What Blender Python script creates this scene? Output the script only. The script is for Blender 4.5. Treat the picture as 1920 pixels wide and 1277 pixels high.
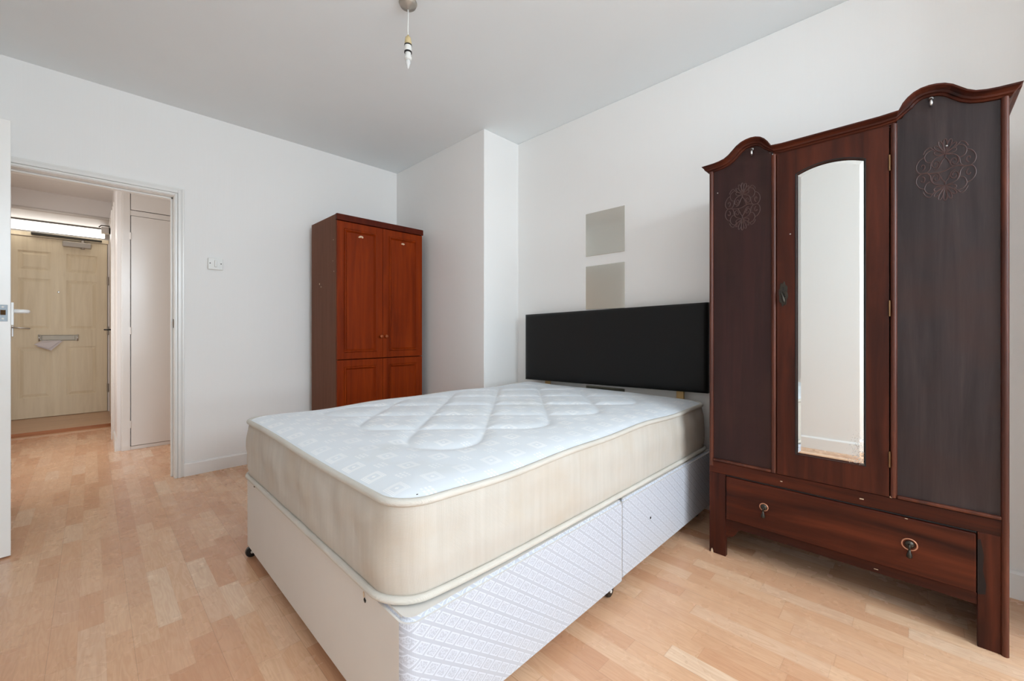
import bpy, bmesh, math, random
import numpy as np
from mathutils import Vector, Matrix
random.seed(7)
PI = math.pi
S = bpy.context.scene
C = bpy.context.collection
for o in list(bpy.data.objects):
    bpy.data.objects.remove(o)

# ------------------------------------------------------------------ camera
cd = bpy.data.cameras.new('camera'); cam = bpy.data.objects.new('camera', cd); C.objects.link(cam)
TH = 0.777
cam.location = (0, 0, 1.02)
cam.rotation_euler = (PI/2, 0, TH - PI/2)
cd.sensor_width = 36; cd.lens = 774.7/1920*36
cd.shift_y = -(638.5 - 620.2)/1920
cd.clip_start = 0.02
S.camera = cam
# ------------------------------------------------------------------ view / world
S.view_settings.view_transform = 'Standard'
S.view_settings.look = 'None'
S.view_settings.gamma = 1
S.view_settings.use_curve_mapping = False
S.view_settings.exposure = 0.61
S.cycles.max_bounces = 12
S.cycles.diffuse_bounces = 8
S.cycles.glossy_bounces = 6
w = bpy.data.worlds.new('world'); S.world = w; w.use_nodes = True
wb = w.node_tree.nodes['Background']
wb.inputs[0].default_value = (0.74, 0.87, 1.0, 1); wb.inputs[1].default_value = 1.2

def area(name, loc, rot, sx, sy, power, col, spread=PI):
    l = bpy.data.lights.new(name, 'AREA'); l.shape = 'RECTANGLE'; l.size = sx; l.size_y = sy
    l.energy = power; l.color = col; l.spread = spread
    o = bpy.data.objects.new(name, l); C.objects.link(o); o.location = loc; o.rotation_euler = rot
    return o
# daylight just outside the window behind the camera
LC = (0.82, 0.94, 1.03)
area('window_sky_light', (0.85, -2.85, 2.25), (math.radians(40), 0, 0), 2.0, 1.6, 122, LC)
area('window_ground_light', (0.85, -2.70, 0.75), (math.radians(128), 0, 0), 2.0, 1.0, 60, LC)
# added fill light for the hall, with no opening behind it
area('hall_fill_light', (-0.66, 4.75, 1.3), (0, -PI/2, 0), 1.6, 1.2, 9.0, (1.0, 0.98, 0.96))

# ------------------------------------------------------------------ mesh helpers
def add_box(bm, x0, x1, y0, y1, z0, z1, mi=0):
    vs = [bm.verts.new(p) for p in ((x0,y0,z0),(x1,y0,z0),(x1,y1,z0),(x0,y1,z0),(x0,y0,z1),(x1,y0,z1),(x1,y1,z1),(x0,y1,z1))]
    fs = [(0,3,2,1),(4,5,6,7),(0,1,5,4),(1,2,6,5),(2,3,7,6),(3,0,4,7)]
    out = [bm.faces.new([vs[i] for i in f]) for f in fs]
    for f in out: f.material_index = mi
    return vs
def box(x0, x1, y0, y1, z0, z1):
    bm = bmesh.new(); add_box(bm, min(x0,x1), max(x0,x1), min(y0,y1), max(y0,y1), min(z0,z1), max(z0,z1)); return bm
def add_prism(bm, pts, axis, a, b):
    """polygon pts (2D) extruded along axis ('x','y','z') from a to b"""
    def P(p, t):
        if axis == 'x': return (t, p[0], p[1])
        if axis == 'y': return (p[0], t, p[1])
        return (p[0], p[1], t)
    A = [bm.verts.new(P(p, a)) for p in pts]; B = [bm.verts.new(P(p, b)) for p in pts]
    bm.faces.new(A); bm.faces.new(list(reversed(B)))
    n = len(pts)
    for i in range(n):
        bm.faces.new([A[i], B[i], B[(i+1) % n], A[(i+1) % n]])
def add_tube(bm, pts, r, n=10, closed=False, flat=None, cap=True):
    """tube along pts. r number or list. flat=(axis vector, factor) squashes the section"""
    pts = [Vector(p) for p in pts]; m = len(pts); rings = []
    prev = None
    for i, p in enumerate(pts):
        if closed: t = pts[(i+1) % m] - pts[(i-1) % m]
        else: t = pts[min(i+1, m-1)] - pts[max(i-1, 0)]
        if t.length < 1e-9: t = Vector((0,0,1))
        t.normalize()
        if prev is None:
            up = Vector((0,0,1)) if abs(t.z) < 0.9 else Vector((1,0,0))
            u = t.cross(up).normalized()
        else:
            u = (prev - t*prev.dot(t)).normalized()
        prev = u; v = t.cross(u)
        rr = r[i] if isinstance(r, (list, tuple)) else r
        ring = []
        for k in range(n):
            a = 2*PI*k/n
            d = (u*math.cos(a) + v*math.sin(a))*rr
            if flat: ax = Vector(flat[0]); d = d - ax*d.dot(ax)*(1-flat[1])
            ring.append(bm.verts.new(p + d))
        rings.append(ring)
    for i in range(m if closed else m-1):
        A, B = rings[i], rings[(i+1) % m]
        for k in range(n):
            bm.faces.new([A[k], A[(k+1) % n], B[(k+1) % n], B[k]])
    if cap and not closed:
        bm.faces.new(list(reversed(rings[0]))); bm.faces.new(rings[-1])
def add_lathe(bm, prof, origin, axis='z', n=24):
    """prof list of (radius, height)"""
    O = Vector(origin); rings = []
    for r, h in prof:
        ring = []
        for k in range(n):
            a = 2*PI*k/n; c, s = r*math.cos(a), r*math.sin(a)
            d = {'z': (c, s, h), 'x': (h, c, s), 'y': (c, h, s)}[axis]
            ring.append(bm.verts.new(O + Vector(d)))
        rings.append(ring)
    for A, B in zip(rings, rings[1:]):
        for k in range(n): bm.faces.new([A[k], A[(k+1) % n], B[(k+1) % n], B[k]])
    bm.faces.new(rings[0]); bm.faces.new(rings[-1])
def add_sphere(bm, c, r, sc=(1,1,1), seg=12):
    m = Matrix.Translation(Vector(c)) @ Matrix.Diagonal((r*sc[0], r*sc[1], r*sc[2], 1))
    bmesh.ops.create_uvsphere(bm, u_segments=seg, v_segments=max(6, seg//2+2), radius=1, matrix=m)
def obj(name, bm, mats, parent=None, bevel=0, seg=2, smooth=False, label=None):
    bmesh.ops.recalc_face_normals(bm, faces=bm.faces)
    me = bpy.data.meshes.new(name); bm.to_mesh(me); bm.free()
    if not isinstance(mats, (list, tuple)): mats = [mats]
    for m in mats: me.materials.append(m)
    o = bpy.data.objects.new(name, me); C.objects.link(o)
    if parent is not None:
        o.parent = parent; 
        pl = Vector((0,0,0)); p = parent
        o.matrix_parent_inverse = world_inv(parent)
    if smooth:
        for p in me.polygons: p.use_smooth = True
    if bevel:
        b = o.modifiers.new('bevel', 'BEVEL'); b.width = bevel; b.segments = seg; b.limit_method = 'ANGLE'; b.angle_limit = math.radians(35)
        b.harden_normals = False
    if label: o['label'] = label
    return o
def wmat(o):
    m = Matrix.LocRotScale(o.location, o.rotation_euler, o.scale)
    if o.parent: return wmat(o.parent) @ o.matrix_parent_inverse @ m
    return m
def world_inv(o): return wmat(o).inverted()
def tag(o, label, cat, group=None):
    o['label'] = label; o['category'] = cat
    if group: o['group'] = group
    return o
def thing(name, label, cat, loc=(0,0,0), group=None):
    o = bpy.data.objects.new(name, None); C.objects.link(o); o.location = loc; o.empty_display_size = 0.1
    return tag(o, label, cat, group)
def struct(name, bm, m, parent=None, **k):
    o = obj(name, bm, m, parent, **k)
    if parent is None: o['kind'] = 'structure'
    return o

# ------------------------------------------------------------------ materials
class N:
    def __init__(s, name):
        s.m = bpy.data.materials.new(name); s.m.use_nodes = True
        s.t = s.m.node_tree; s.b = s.t.nodes['Principled BSDF']; s.out = s.t.nodes['Material Output']
    def n(s, ty, **k):
        x = s.t.nodes.new(ty)
        for a, v in k.items(): setattr(x, a, v)
        return x
    def l(s, a, b): s.t.links.new(a, b)
    def set(s, node, inp, v):
        if hasattr(v, 'is_output') or isinstance(v, bpy.types.NodeSocket): s.l(v, node.inputs[inp])
        else: node.inputs[inp].default_value = v
    def pos(s):
        return s.n('ShaderNodeTexCoord').outputs['Object']
    def math(s, op, a, b=0.0, c=0.0):
        x = s.n('ShaderNodeMath', operation=op)
        s.set(x, 0, a); s.set(x, 1, b); s.set(x, 2, c); return x.outputs[0]
    def sep(s, v):
        x = s.n('ShaderNodeSeparateXYZ'); s.l(v, x.inputs[0]); return x.outputs
    def comb(s, a, b, c):
        x = s.n('ShaderNodeCombineXYZ'); s.set(x, 0, a); s.set(x, 1, b); s.set(x, 2, c); return x.outputs[0]
    def mapping(s, v, scale=(1,1,1), rot=(0,0,0), loc=(0,0,0)):
        x = s.n('ShaderNodeMapping'); s.l(v, x.inputs[0]); x.inputs['Scale'].default_value = scale
        x.inputs['Rotation'].default_value = rot; x.inputs['Location'].default_value = loc; return x.outputs[0]
    def noise(s, v, scale=5, detail=4, rough=0.55, dist=0.0):
        x = s.n('ShaderNodeTexNoise'); s.l(v, x.inputs['Vector']); x.inputs['Scale'].default_value = scale
        x.inputs['Detail'].default_value = detail; x.inputs['Roughness'].default_value = rough; x.inputs['Distortion'].default_value = dist
        return x.outputs['Fac']
    def white(s, v):
        x = s.n('ShaderNodeTexWhiteNoise', noise_dimensions='3D'); s.l(v, x.inputs['Vector']); return x.outputs
    def ramp(s, f, stops):
        x = s.n('ShaderNodeValToRGB'); s.l(f, x.inputs[0]); e = x.color_ramp.elements
        while len(e) < len(stops): e.new(0.5)
        for q, (p, c) in zip(e, stops): q.position = p; q.color = (c if len(c) == 4 else (*c, 1))
        return x.outputs[0]
    def mix(s, f, a, b, mode='MIX'):
        x = s.n('ShaderNodeMix', data_type='RGBA', blend_type=mode)
        s.set(x, 0, f)
        for i, v in ((6, a), (7, b)):
            if isinstance(v, (tuple, list)): x.inputs[i].default_value = (*v[:3], 1)
            else: s.l(v, x.inputs[i])
        return x.outputs[2]
    def bump(s, h, strength=0.3, dist=0.01):
        x = s.n('ShaderNodeBump'); s.l(h, x.inputs['Height']); x.inputs['Strength'].default_value = strength; x.inputs['Distance'].default_value = dist
        s.l(x.outputs[0], s.b.inputs['Normal']); return x
    def fin(s, col=None, rough=None, metal=None, spec=None):
        for k, v in (('Base Color', col), ('Roughness', rough), ('Metallic', metal), ('Specular IOR Level', spec)):
            if v is None: continue
            if isinstance(v, (tuple, list)): s.b.inputs[k].default_value = (*v[:3], 1)
            else: s.set(s.b, k, v)
        return s.m
def srgb(r, g, b):
    f = lambda c: (c/255/12.92) if c/255 <= 0.04045 else ((c/255+0.055)/1.055)**2.4
    return (f(r), f(g), f(b))
def plain(name, col, rough=0.5, metal=0.0, spec=0.5, noise=0.06, scale=40):
    m = N(name); p = m.pos()
    f = m.noise(p, scale, 3)
    a = tuple(c*(1-noise) for c in col); b = tuple(min(1, c*(1+noise)) for c in col)
    return m.fin(m.mix(f, a, b), rough, metal, spec)

def mat_wallpaper(name, col, stripes=True):
    m = N(name); p = m.pos(); x, y, z = m.sep(p)
    a = m.math('ADD', x, y)
    wv = m.comb(m.math('MULTIPLY', a, 150.0), 0.0, m.math('MULTIPLY', z, 2.2))
    n1 = m.noise(wv, 1.0, 2, 0.6)
    wv2 = m.comb(m.math('MULTIPLY', a, 500.0), 0.0, m.math('MULTIPLY', z, 30.0))
    n2 = m.noise(wv2, 1.0, 2, 0.6)
    big = m.noise(p, 1.3, 2)
    h = m.math('ADD', n1, m.math('MULTIPLY', n2, 0.5))
    c = m.mix(m.math('MULTIPLY', n1, 0.5), tuple(v*0.975 for v in col), col)
    c = m.mix(m.math('MULTIPLY', big, 0.25), c, tuple(v*0.95 for v in col))
    if stripes: m.bump(h, 0.22, 0.0015)
    return m.fin(c, 0.62, 0, 0.3)
def mat_laminate():
    m = N('beech_laminate'); p = m.pos(); x, y, z = m.sep(p)
    SW = 0.0645
    xs = m.math('DIVIDE', m.math('ADD', x, 3.0), SW); row = m.math('FLOOR', xs); fx = m.math('FRACT', xs)
    wr = m.white(m.comb(row, 3.7, 1.0))['Value']
    ys = m.math('DIVIDE', m.math('ADD', m.math('ADD', y, 5.0), m.math('MULTIPLY', wr, 2.7)), 0.34)
    # uneven block lengths
    nz = m.math('MULTIPLY', m.math('SINE', m.math('MULTIPLY', ys, 1.7)), 0.22)
    ys2 = m.math('ADD', ys, nz)
    blk = m.math('FLOOR', ys2); fy = m.math('FRACT', ys2)
    idv = m.comb(row, blk, 0.5)
    wh = m.white(idv); r1 = wh['Value']; rc = m.sep(wh['Color'])
    # grain
    gv = m.comb(m.math('ADD', m.math('MULTIPLY', x, 26.0), m.math('MULTIPLY', r1, 50)), m.math('ADD', m.math('MULTIPLY', y, 2.6), m.math('MULTIPLY', rc[0], 90)), 0.0)
    g1 = m.noise(gv, 1.0, 3, 0.55, 0.4)
    rings = m.math('FRACT', m.math('MULTIPLY', g1, 9.0))
    rings = m.math('ABSOLUTE', m.math('SUBTRACT', rings, 0.5))
    gv2 = m.comb(m.math('MULTIPLY', x, 420.0), m.math('MULTIPLY', y, 9.0), rc[1])
    g2 = m.noise(gv2, 1.0, 2, 0.6)
    base = m.ramp(r1, [(0.0, srgb(211,160,124)), (0.22, srgb(228,183,146)), (0.55, srgb(237,199,164)), (0.78, srgb(218,168,131)), (1.0, srgb(243,214,184))])
    c = m.mix(m.math('MULTIPLY', rings, 0.6), base, srgb(190,134,98))
    c = m.mix(m.math('MULTIPLY', g2, 0.16), c, srgb(176,128,96))
    # rare knots / dark flecks
    vo = m.n('ShaderNodeTexVoronoi'); m.l(m.mapping(p, (5.5, 3.2, 1)), vo.inputs['Vector']); vo.inputs['Scale'].default_value = 1.0
    kn = m.math('LESS_THAN', vo.outputs['Distance'], 0.018)
    c = m.mix(m.math('MULTIPLY', kn, 0.55), c, srgb(120,74,48))
    # joints
    e1 = m.math('LESS_THAN', m.math('MINIMUM', fx, m.math('SUBTRACT', 1.0, fx)), 0.006)
    e2 = m.math('LESS_THAN', m.math('MINIMUM', fy, m.math('SUBTRACT', 1.0, fy)), 0.0035)
    b3 = m.math('FRACT', m.math('DIVIDE', m.math('ADD', x, 3.0), SW*3))
    e3 = m.math('LESS_THAN', m.math('MINIMUM', b3, m.math('SUBTRACT', 1.0, b3)), 0.004)
    c = m.mix(m.math('MULTIPLY', m.math('MAXIMUM', e1, e2), 0.25), c, srgb(160,112,82))
    c = m.mix(m.math('MULTIPLY', e3, 0.30), c, srgb(120,82,60))
    big = m.noise(p, 0.9, 2)
    c = m.mix(m.math('MULTIPLY', big, 0.15), c, srgb(205,160,130))
    ro = m.math('ADD', 0.20, m.math('MULTIPLY', m.noise(p, 7, 3), 0.14))
    m.bump(m.math('SUBTRACT', 1.0, e3), 0.15, 0.001)
    return m.fin(c, ro, 0, 0.5)
def mat_wood(name, dark, mid, light, axis='z', rough=0.35, spec=0.5, scale=1.0, worn=None, fine=0.35):
    """axis = grain direction"""
    m = N(name); p = m.pos()
    L, W = 1.6*scale, 24.0*scale
    sc = {'x': (L, W, W), 'y': (W, L, W), 'z': (W, W, L)}[axis]
    g = m.noise(m.mapping(p, sc), 1.0, 4, 0.6, 0.7)
    sc2 = {'x': (L*8, W*16, W*16), 'y': (W*16, L*8, W*16), 'z': (W*16, W*16, L*8)}[axis]
    g2 = m.noise(m.mapping(p, sc2), 1.0, 2, 0.6)
    c = m.ramp(g, [(0.28, dark), (0.5, mid), (0.72, light)])
    c = m.mix(m.math('MULTIPLY', g2, fine), c, dark)
    if worn:
        f = m.math('MULTIPLY', m.math('GREATER_THAN', m.noise(p, 3.0, 3), 0.55), 0.35)
        sm = m.n('ShaderNodeMapRange'); m.l(m.noise(p, 3.0, 4, 0.6), sm.inputs[0]); sm.inputs[1].default_value = 0.48; sm.inputs[2].default_value = 0.7; sm.inputs[3].default_value = 0; sm.inputs[4].default_value = 0.6
        c = m.mix(sm.outputs[0], c, worn)
    m.bump(g2, 0.08, 0.001)
    return m.fin(c, rough, 0, spec)
def mat_ticking():
    m = N('mattress_ticking'); p = m.pos(); x, y, z = m.sep(p)
    def cell(x0, y0):
        fx = m.math('SUBTRACT', m.math('FRACT', m.math('ADD', m.math('DIVIDE', m.math('SUBTRACT', x, x0), 0.105), 40.5)), 0.5)
        fy = m.math('SUBTRACT', m.math('FRACT', m.math('ADD', m.math('DIVIDE', m.math('SUBTRACT', y, y0), 0.1195), 40.5)), 0.5)
        return m.math('MULTIPLY', fx, 0.105), m.math('MULTIPLY', fy, 0.1195)
    sx, sy = cell(0.527, 1.036)
    ax, ay = m.math('ABSOLUTE', sx), m.math('ABSOLUTE', sy)
    d = m.math('MAXIMUM', ax, ay)
    sq = m.math('LESS_THAN', d, 0.025)
    fr = m.math('GREATER_THAN', d, 0.0125)
    lines = m.math('GREATER_THAN', m.math('FRACT', m.math('DIVIDE', d, 0.0042)), 0.42)
    ringm = m.math('MULTIPLY', m.math('MULTIPLY', sq, fr), lines)
    dot = m.math('LESS_THAN', m.math('ADD', ax, ay), 0.0065)
    motif = m.math('MAXIMUM', ringm, dot)
    dx, dy = cell(0.5795, 1.096)
    q = 0.0125
    gx = m.math('SUBTRACT', m.math('FRACT', m.math('ADD', m.math('DIVIDE', dx, q), 20.5)), 0.5)
    gy = m.math('SUBTRACT', m.math('FRACT', m.math('ADD', m.math('DIVIDE', dy, q), 20.5)), 0.5)
    dd = m.math('MULTIPLY', m.math('LESS_THAN', m.math('ABSOLUTE', gx), 0.27), m.math('LESS_THAN', m.math('ABSOLUTE', gy), 0.33))
    dd = m.math('MULTIPLY', dd, m.math('MULTIPLY', m.math('LESS_THAN', m.math('ABSOLUTE', dx), 0.0175), m.math('LESS_THAN', m.math('ABSOLUTE', dy), 0.0175)))
    dd = m.math('MULTIPLY', dd, 0.8)
    motif = m.math('MAXIMUM', motif, dd)
    wear = m.n('ShaderNodeMapRange'); m.l(m.noise(p, 4.0, 3), wear.inputs[0]); wear.inputs[1].default_value = 0.3; wear.inputs[2].default_value = 0.6; wear.inputs[3].default_value = 0.35; wear.inputs[4].default_value = 1.0
    motif = m.math('MULTIPLY', motif, wear.outputs[0])
    ground = m.mix(m.noise(p, 2.0, 3), srgb(222,229,236), srgb(231,237,242))
    stain = m.n('ShaderNodeMapRange'); m.l(m.noise(p, 2.6, 4, 0.6), stain.inputs[0]); stain.inputs[1].default_value = 0.58; stain.inputs[2].default_value = 0.8; stain.inputs[3].default_value = 0; stain.inputs[4].default_value = 0.35
    ground = m.mix(stain.outputs[0], ground, srgb(206,204,190))
    c = m.mix(motif, ground, srgb(250,252,253))
    m.bump(m.math('ADD', m.noise(m.mapping(p, (9, 60, 1), (0,0,0.5)), 1.0, 3), m.math('MULTIPLY', motif, 0.4)), 0.16, 0.003)
    m.b.inputs['Sheen Weight'].default_value = 0.1
    return m.fin(c, 0.55, 0, 0.4)
def mat_border():
    m = N('woven_border'); p = m.pos(); x, y, z = m.sep(p)
    a = m.math('SUBTRACT', x, y)
    d1 = m.math('SINE', m.math('MULTIPLY', m.math('ADD', a, z), 1500.0))
    d2 = m.math('SINE', m.math('MULTIPLY', m.math('SUBTRACT', a, z), 1500.0))
    wv = m.math('MULTIPLY', d1, d2)
    st = m.noise(m.comb(m.math('MULTIPLY', a, 55.0), 0.0, m.math('MULTIPLY', z, 2.5)), 1.0, 3)
    bl = m.noise(p, 3.5, 4, 0.6)
    c = m.mix(st, srgb(192,186,176), srgb(210,205,197))
    mr = m.n('ShaderNodeMapRange'); m.l(bl, mr.inputs[0]); mr.inputs[1].default_value = 0.45; mr.inputs[2].default_value = 0.75; mr.inputs[3].default_value = 0; mr.inputs[4].default_value = 0.5
    c = m.mix(mr.outputs[0], c, srgb(196,178,154))
    c = m.mix(m.math('MULTIPLY', m.math('GREATER_THAN', wv, 0.25), 0.10), c, srgb(150,140,126))
    h = m.math('ADD', m.math('MULTIPLY', wv, 0.3), m.noise(m.mapping(p, (3, 3, 24)), 1.0, 3))
    m.bump(h, 0.35, 0.004)
    return m.fin(c, 0.8, 0, 0.15)
def mat_tape():
    m = N('edge_tape'); p = m.pos(); x, y, z = m.sep(p)
    r = m.math('SINE', m.math('MULTIPLY', m.math('ADD', x, y), 1700.0))
    c = m.mix(m.noise(p, 8, 3), srgb(192,187,177), srgb(214,210,202))
    m.bump(r, 0.25, 0.001)
    return m.fin(c, 0.75, 0, 0.2)
def mat_divan_pattern():
    m = N('divan_damask'); p = m.pos(); x, y, z = m.sep(p)
    ca, sa = math.cos(math.radians(37)), math.sin(math.radians(37))
    u = m.math('SUBTRACT', m.math('MULTIPLY', x, ca), m.math('MULTIPLY', z, sa))
    v = m.math('ADD', m.math('MULTIPLY', x, sa), m.math('MULTIPLY', z, ca))
    # slanted cells
    us = m.math('ADD', m.math('DIVIDE', m.math('ADD', u, m.math('MULTIPLY', v, -0.35)), 0.0365), 40)
    vs = m.math('ADD', m.math('DIVIDE', v, 0.0335), 40)
    fu = m.math('ABSOLUTE', m.math('SUBTRACT', m.math('FRACT', us), 0.5)); fv = m.math('ABSOLUTE', m.math('SUBTRACT', m.math('FRACT', vs), 0.5))
    inn = m.math('MULTIPLY', m.math('LESS_THAN', fu, 0.42), m.math('LESS_THAN', fv, 0.38))
    edge = m.math('MULTIPLY', inn, m.math('MAXIMUM', m.math('GREATER_THAN', fu, 0.34), m.math('GREATER_THAN', fv, 0.30)))
    spk = m.math('GREATER_THAN', m.noise(p, 260, 1), 0.5)
    pat = m.math('MAXIMUM', edge, m.math('MULTIPLY', m.math('MULTIPLY', inn, spk), 0.65))
    g = m.mix(m.noise(p, 2.2, 4), srgb(176,180,190), srgb(188,192,202))
    low = m.n('ShaderNodeMapRange'); m.l(z, low.inputs[0]); low.inputs[1].default_value = 0.05; low.inputs[2].default_value = 0.19; low.inputs[3].default_value = 0.45; low.inputs[4].default_value = 0.0
    c = m.mix(pat, g, srgb(206,211,221))
    dirt = m.math('MULTIPLY', low.outputs[0], m.noise(p, 5, 3))
    c = m.mix(dirt, c, srgb(196,190,180))
    m.bump(m.math('ADD', pat, m.noise(p, 9, 3)), 0.12, 0.002)
    return m.fin(c, 0.6, 0, 0.3)
def mat_linen(name='divan_plain_cloth', a=(210,206,201), b=(224,220,214)):
    m = N(name); p = m.pos(); x, y, z = m.sep(p)
    wv = m.noise(m.mapping(p, (300, 300, 300)), 1.0, 2)
    c = m.mix(m.noise(p, 2.5, 4, 0.6), srgb(*a), srgb(*b))
    m.bump(m.math('ADD', m.math('MULTIPLY', wv, 0.3), m.noise(p, 5, 2)), 0.15, 0.003)
    return m.fin(c, 0.85, 0, 0.15)

M = {}
M['wall'] = mat_wallpaper('white_wallpaper', srgb(243,242,240))
M['ceiling'] = plain('ceiling_paint', srgb(238,242,243), 0.8, noise=0.02, scale=3)
M['hall_paint'] = plain('hall_paint', srgb(222,217,213), 0.45, noise=0.02, scale=4)
M['gloss'] = plain('white_gloss_paint', srgb(232,230,226), 0.25, noise=0.015, scale=6)
M['gloss2'] = plain('cream_gloss_paint', srgb(222,217,211), 0.22, noise=0.02, scale=6)
M['floor'] = mat_laminate()
M['step'] = mat_wood('step_wood', srgb(150,92,52), srgb(168,108,66), srgb(184,124,80), 'x', 0.4)
M['tread'] = mat_wood('tread_wood', srgb(186,146,112), srgb(200,160,126), srgb(212,174,140), 'x', 0.3)
M['red_v'] = mat_wood('red_cherry_vertical', srgb(106,34,3), srgb(126,43,4), srgb(142,54,8), 'z', 0.45, spec=0.12, fine=0.2)
M['red_dark'] = mat_wood('red_cherry_dark', srgb(72,24,12), srgb(84,29,14), srgb(96,34,17), 'z', 0.5, spec=0.12, fine=0.2)
M['red_side'] = mat_wood('brown_laminate_side', srgb(104,66,48), srgb(114,74,55), srgb(121,80,62), 'z', 0.6, spec=0.12, fine=0.15)
M['oak_v'] = mat_wood('dark_oak_vertical', srgb(40,15,9), srgb(68,29,17), srgb(88,40,24), 'z', 0.42, spec=0.2)
M['oak_h'] = mat_wood('dark_oak_horizontal', srgb(36,13,8), srgb(70,28,14), srgb(94,42,22), 'y', 0.42, spec=0.2, scale=0.8)
M['oak_bead'] = mat_wood('worn_oak_beading', srgb(52,22,14), srgb(80,38,23), srgb(108,56,36), 'z', 0.4, spec=0.35)
M['oak_panel'] = mat_wood('dark_stained_panel', srgb(38,22,21), srgb(48,27,26), srgb(60,33,30), 'z', 0.42, spec=0.25, fine=0.3, worn=srgb(60,38,30))
M['oak_sheen'] = mat_wood('sheen_stained_panel', srgb(34,26,27), srgb(52,43,44), srgb(66,55,54), 'z', 0.40, spec=0.3, fine=0.6, worn=srgb(58,36,30))  # greyer than the left panel: window sheen put into the colour
M['oak_carve'] = plain('carved_oak', srgb(62,36,32), 0.4, noise=0.25, scale=30)
M['knob'] = plain('turned_knob_wood', srgb(150,74,34), 0.4, noise=0.1, scale=80)
M['black'] = plain('black_faux_leather', srgb(21,21,21), 0.5, noise=0.05, scale=200, spec=0.25)
M['dark_stain'] = plain('blackened_varnish', srgb(34,28,27), 0.5, spec=0.2, noise=0.2, scale=60)
M['dark'] = plain('dark_gap', srgb(22,16,14), 0.8)
M['plastic_black'] = plain('black_plastic', srgb(16,16,16), 0.35)
M['chrome'] = plain('brushed_steel', (0.62,0.62,0.61), 0.28, 1.0, noise=0.04)
M['zinc'] = plain('dull_zinc', srgb(150,158,164), 0.5, 0.5, noise=0.15, scale=120)
M['brass'] = plain('old_brass', srgb(112,84,56), 0.45, 0.8, noise=0.15)
M['bronze'] = plain('dark_bronze', srgb(66,62,56), 0.38, 0.85, noise=0.3, scale=90)
M['copper'] = plain('worn_copper_rim', srgb(196,140,112), 0.45, 0.6, noise=0.2, scale=150)
M['white_plastic'] = plain('white_plastic', srgb(226,226,222), 0.35, noise=0.01)
M['yellow_plastic'] = plain('aged_yellow_plastic', srgb(206,186,140), 0.4, noise=0.06, scale=60)
M['white_enamel'] = plain('white_enamel', srgb(240,240,238), 0.2, noise=0.01)
M['alu'] = plain('grey_aluminium', srgb(168,160,150), 0.4, 0.6, noise=0.03)
M['letter_metal'] = plain('dull_steel', srgb(132,122,108), 0.35, 0.7, noise=0.12, scale=14)
M['frontdoor'] = mat_wood('cream_grained_door', srgb(220,204,172), srgb(231,216,186), srgb(238,224,194), 'z', 0.5, fine=0.12, scale=0.7)
M['paper'] = plain('envelope_paper', srgb(214,206,206), 0.8, noise=0.02)
M['ticking'] = mat_ticking(); M['border'] = mat_border(); M['tape'] = mat_tape()
M['damask'] = mat_divan_pattern(); M['linen'] = mat_linen()
M['chip'] = plain('bare_wood_chip', srgb(214,190,160), 0.8, noise=0.1, scale=200)
M['strut'] = mat_wood('pine_strut', srgb(190,152,96), srgb(206,170,112), srgb(216,182,126), 'z', 0.6)
def glass_mirror(name, col, rough):
    m = N(name); return m.fin(m.mix(m.noise(m.pos(), 2, 2), tuple(c*0.985 for c in col), col), rough, 1.0)
M['mirror'] = glass_mirror('mirror_glass', (0.86,0.88,0.87), 0.02)
M['tile'] = glass_mirror('tinted_mirror', (0.86,0.86,0.80), 0.10)
def foxed():
    m = N('foxed_mirror'); p = m.pos(); x, y, z = m.sep(p)
    # silvering worn away low down beside the right-hand edge
    a = m.n('ShaderNodeMapRange'); m.l(z, a.inputs[0]); a.inputs[1].default_value = 0.76; a.inputs[2].default_value = 0.54; a.inputs[3].default_value = 0; a.inputs[4].default_value = 1
    b = m.n('ShaderNodeMapRange'); m.l(y, b.inputs[0]); b.inputs[1].default_value = 0.215; b.inputs[2].default_value = 0.17; b.inputs[3].default_value = 0; b.inputs[4].default_value = 1
    f = m.math('MULTIPLY', a.outputs[0], b.outputs[0])
    n = m.math('GREATER_THAN', m.noise(p, 140, 4, 0.7), m.math('SUBTRACT', 0.78, m.math('MULTIPLY', f, 0.28)))
    n = m.math('MULTIPLY', n, m.math('GREATER_THAN', f, 0.02))
    c = m.mix(m.math('MULTIPLY', n, 0.5), (0.86,0.88,0.87), srgb(150,138,126))
    return m.fin(c, 0.02, m.math('SUBTRACT', 1.0, m.math('MULTIPLY', n, 0.6)))
M['mirror'] = foxed()
def emis(name, col, st):
    m = N(name); m.b.inputs['Base Color'].default_value = (0.9,0.9,0.9,1); m.b.inputs['Emission Color'].default_value = (*col, 1); m.b.inputs['Emission Strength'].default_value = st; return m.m
M['tube'] = emis('lit_diffuser', (1.0, 0.97, 0.92), 2.6)
def pane_mat():
    m = N('window_glass'); tr = m.n('ShaderNodeBsdfTransparent'); gl = m.n('ShaderNodeBsdfGlossy'); gl.inputs['Roughness'].default_value = 0.02
    mx = m.n('ShaderNodeMixShader'); mx.inputs[0].default_value = 0.06; m.l(tr.outputs[0], mx.inputs[1]); m.l(gl.outputs[0], mx.inputs[2]); m.l(mx.outputs[0], m.out.inputs[0]); return m.m
M['pane'] = pane_mat()
def bulb_mat():
    m = N('bulb_glass'); m.b.inputs['Base Color'].default_value = (0.92,0.93,0.93,1); m.b.inputs['Roughness'].default_value = 0.15
    m.b.inputs['Transmission Weight'].default_value = 0.35; return m.m
M['bulb'] = bulb_mat()

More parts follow.
